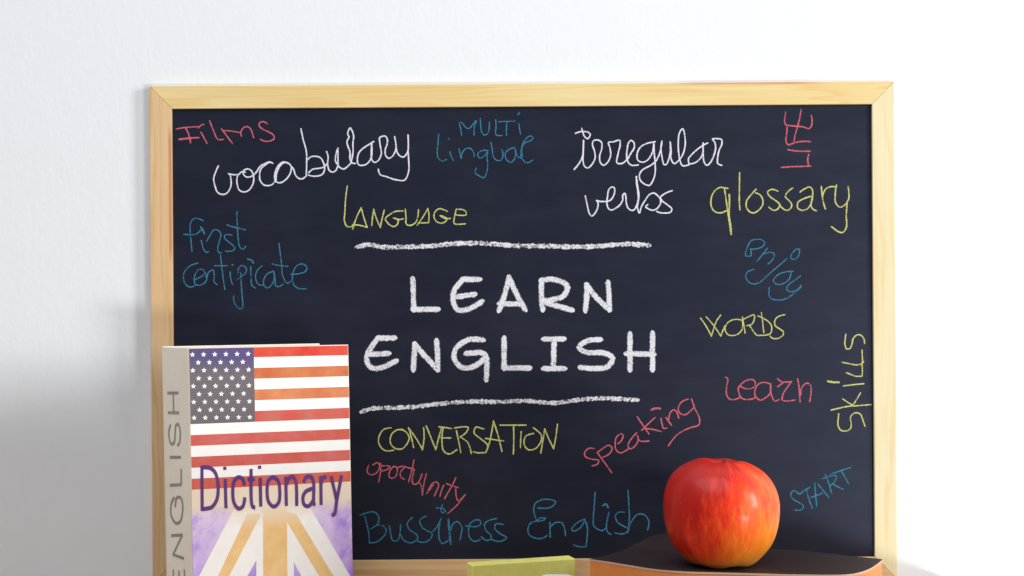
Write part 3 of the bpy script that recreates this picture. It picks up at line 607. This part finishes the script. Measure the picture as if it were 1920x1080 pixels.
for i in range(nr-1):
    for k in range(seg): F.append((i*seg+k, i*seg+(k+1) % seg, (i+1)*seg+(k+1) % seg, (i+1)*seg+k))
V.append((0, 0, H*.10)); F += [(len(V)-1, (k+1) % seg, k) for k in range(seg)]
V.append((0, 0, H*.82)); F += [(len(V)-1, (nr-1)*seg+k, (nr-1)*seg+(k+1) % seg) for k in range(seg)]
def apple_mat():
    m, nt, b, _ = nmat('apple_skin'); tc = N(nt, 'ShaderNodeTexCoord'); sp = N(nt, 'ShaderNodeSeparateXYZ'); nt.links.new(tc.outputs['Object'], sp.inputs[0])
    # streaks run from stem to base: noise over direction, stretched in height
    nv = N(nt, 'ShaderNodeVectorMath', operation='NORMALIZE'); cm = N(nt, 'ShaderNodeCombineXYZ')
    nt.links.new(sp.outputs['X'], cm.inputs[0]); nt.links.new(sp.outputs['Y'], cm.inputs[1]); nt.links.new(cm.outputs[0], nv.inputs[0])
    s2 = N(nt, 'ShaderNodeSeparateXYZ'); nt.links.new(nv.outputs[0], s2.inputs[0])
    c2 = N(nt, 'ShaderNodeCombineXYZ'); nt.links.new(s2.outputs['X'], c2.inputs[0]); nt.links.new(s2.outputs['Y'], c2.inputs[1]); nt.links.new(mth(nt, 'MULTIPLY', sp.outputs['Z'], 9.0), c2.inputs[2])
    st = noise(nt, c2.outputs[0], 16, 6, 0.7, 0.2); st2 = noise(nt, c2.outputs[0], 5, 3, 0.6)
    z = mth(nt, 'DIVIDE', sp.outputs['Z'], H)
    low = mth(nt, 'SUBTRACT', 0.72, z)
    side = mth(nt, 'ADD', mth(nt, 'MULTIPLY', s2.outputs['X'], 0.75), mth(nt, 'MULTIPLY', s2.outputs['Y'], -0.45))
    fac = mth(nt, 'ADD', mth(nt, 'MULTIPLY', low, 0.75), mth(nt, 'MULTIPLY', side, 0.62))
    fac = mth(nt, 'ADD', fac, mth(nt, 'MULTIPLY', mth(nt, 'SUBTRACT', st, 0.5), 0.9)); fac = mth(nt, 'ADD', fac, mth(nt, 'MULTIPLY', mth(nt, 'SUBTRACT', st2, 0.5), 0.9))
    base = ramp(nt, fac, [(0.05, (0.52, 0.010, 0.005)), (0.38, (0.88, 0.050, 0.011)), (0.64, (0.90, 0.145, 0.010)), (0.95, (0.88, 0.30, 0.02))])
    bot = N(nt, 'ShaderNodeMapRange'); bot.inputs[1].default_value = 0.16; bot.inputs[2].default_value = 0.0; nt.links.new(mth(nt, 'ADD', z, mth(nt, 'MULTIPLY', mth(nt, 'SUBTRACT', st, .5), .16)), bot.inputs[0])
    base = mix(nt, mth(nt, 'MULTIPLY', bot.outputs[0], 0.7), base, (0.66, 0.30, 0.06))
    vo = N(nt, 'ShaderNodeTexVoronoi'); vo.inputs['Scale'].default_value = 210; nt.links.new(tc.outputs['Object'], vo.inputs['Vector'])
    base = mix(nt, ramp(nt, vo.outputs['Distance'], [(0.0, 0.35), (0.11, 0.0)]), base, (0.85, 0.40, 0.12))
    nt.links.new(base, b.inputs['Base Color']); b.inputs['Roughness'].default_value = 0.46; b.inputs['Specular IOR Level'].default_value = 0.28
    b.inputs['Coat Weight'].default_value = 0.15; b.inputs['Coat Roughness'].default_value = 0.15
    b.inputs['Subsurface Weight'].default_value = 0.12; b.inputs['Subsurface Radius'].default_value = (1, 0.3, 0.1); b.inputs['Subsurface Scale'].default_value = 0.004
    bump(nt, b, noise(nt, tc.outputs['Object'], 350, 3), 0.05, 0.0003); return m
apple = empty('apple', (ax, ay, ZB), 'shiny red apple with orange yellow streaks standing on the dark book', 'apple')
ab = mesh('apple_flesh', V, F, apple_mat(), smooth=True); ab.name = 'skin'; ab.parent = apple
ab.location = (0, 0, 0.0003)
# stem
V, F = [], []; ns = 10; path = [(0, 0, .80*H), (.0004, 0, .90*H), (.0014, -.0006, .98*H), (.0026, -.0012, 1.015*H)]
for i, (x, y, z) in enumerate(path):
    rr = [.0011, .0010, .0011, .0015][i]
    for k in range(ns): V.append((x+rr*math.cos(2*math.pi*k/ns), y+rr*math.sin(2*math.pi*k/ns), z))
for i in range(3):
    for k in range(ns): F.append((i*ns+k, i*ns+(k+1) % ns, (i+1)*ns+(k+1) % ns, (i+1)*ns+k))
F.append(tuple(range(3*ns, 4*ns)))
s = mesh('stem', V, F, plain('apple_stem', (0.10, 0.05, 0.02), 0.8), smooth=True); s.parent = apple

# ------------------------------------------------------------ chalks by the frame
M_yc = plain('yellow_chalk', (0.90, 0.83, 0.23), 0.9, 0.1, 0.16, 120, 0.3); M_wc = plain('white_chalk', (0.78, 0.78, 0.76), 0.9, 0.1, 0.06, 120, 0.3)
a = at(885, 1060, 0.92); b = on_plane(1079, 1047, a, up); dr = (b-a); dr.z = 0; dn = dr.normalized(); back = Vector((-dn.y, dn.x, 0))*0.012
v, f = q3(Vector((a.x, a.y, Z_TABLE+0.0003)), dr, back, Vector((0, 0, a.z-Z_TABLE-0.0003)))
c0 = Vector((a.x, a.y, Z_TABLE)); o = mesh('chalk_block', [p-c0 for p in v], f, M_yc, bevel=0.0008, seg=3); o.location = c0
tag(o, 'yellow green rectangular block of chalk standing before the lower frame rail', 'chalk')
V, F = [], []; r = 0.01040; cx_ = at(1042, 1000, 0.918)
prf = [(0, 0), (0, r*0.55), (0.0010, r*0.80), (0.0028, r*0.94), (0.0055, r), (0.017, r), (0.020, r*0.95), (0.0222, r*0.80), (0.023, r*0.5), (0.023, 0)]
for yy, rr in prf:
    for k in range(32): V.append((yy-0.011, rr*math.cos(k*math.pi/16), rr*math.sin(k*math.pi/16)))
for i in range(len(prf)-1):
    for k in range(32): F.append((i*32+k, i*32+(k+1) % 32, (i+1)*32+(k+1) % 32, (i+1)*32+k))
o = mesh('chalk_stub', V, F, M_wc, smooth=True); o.location = (cx_.x, cx_.y, Z_TABLE+r); tag(o, 'thick white chalk stub lying in front of the yellow chalk block', 'chalk')
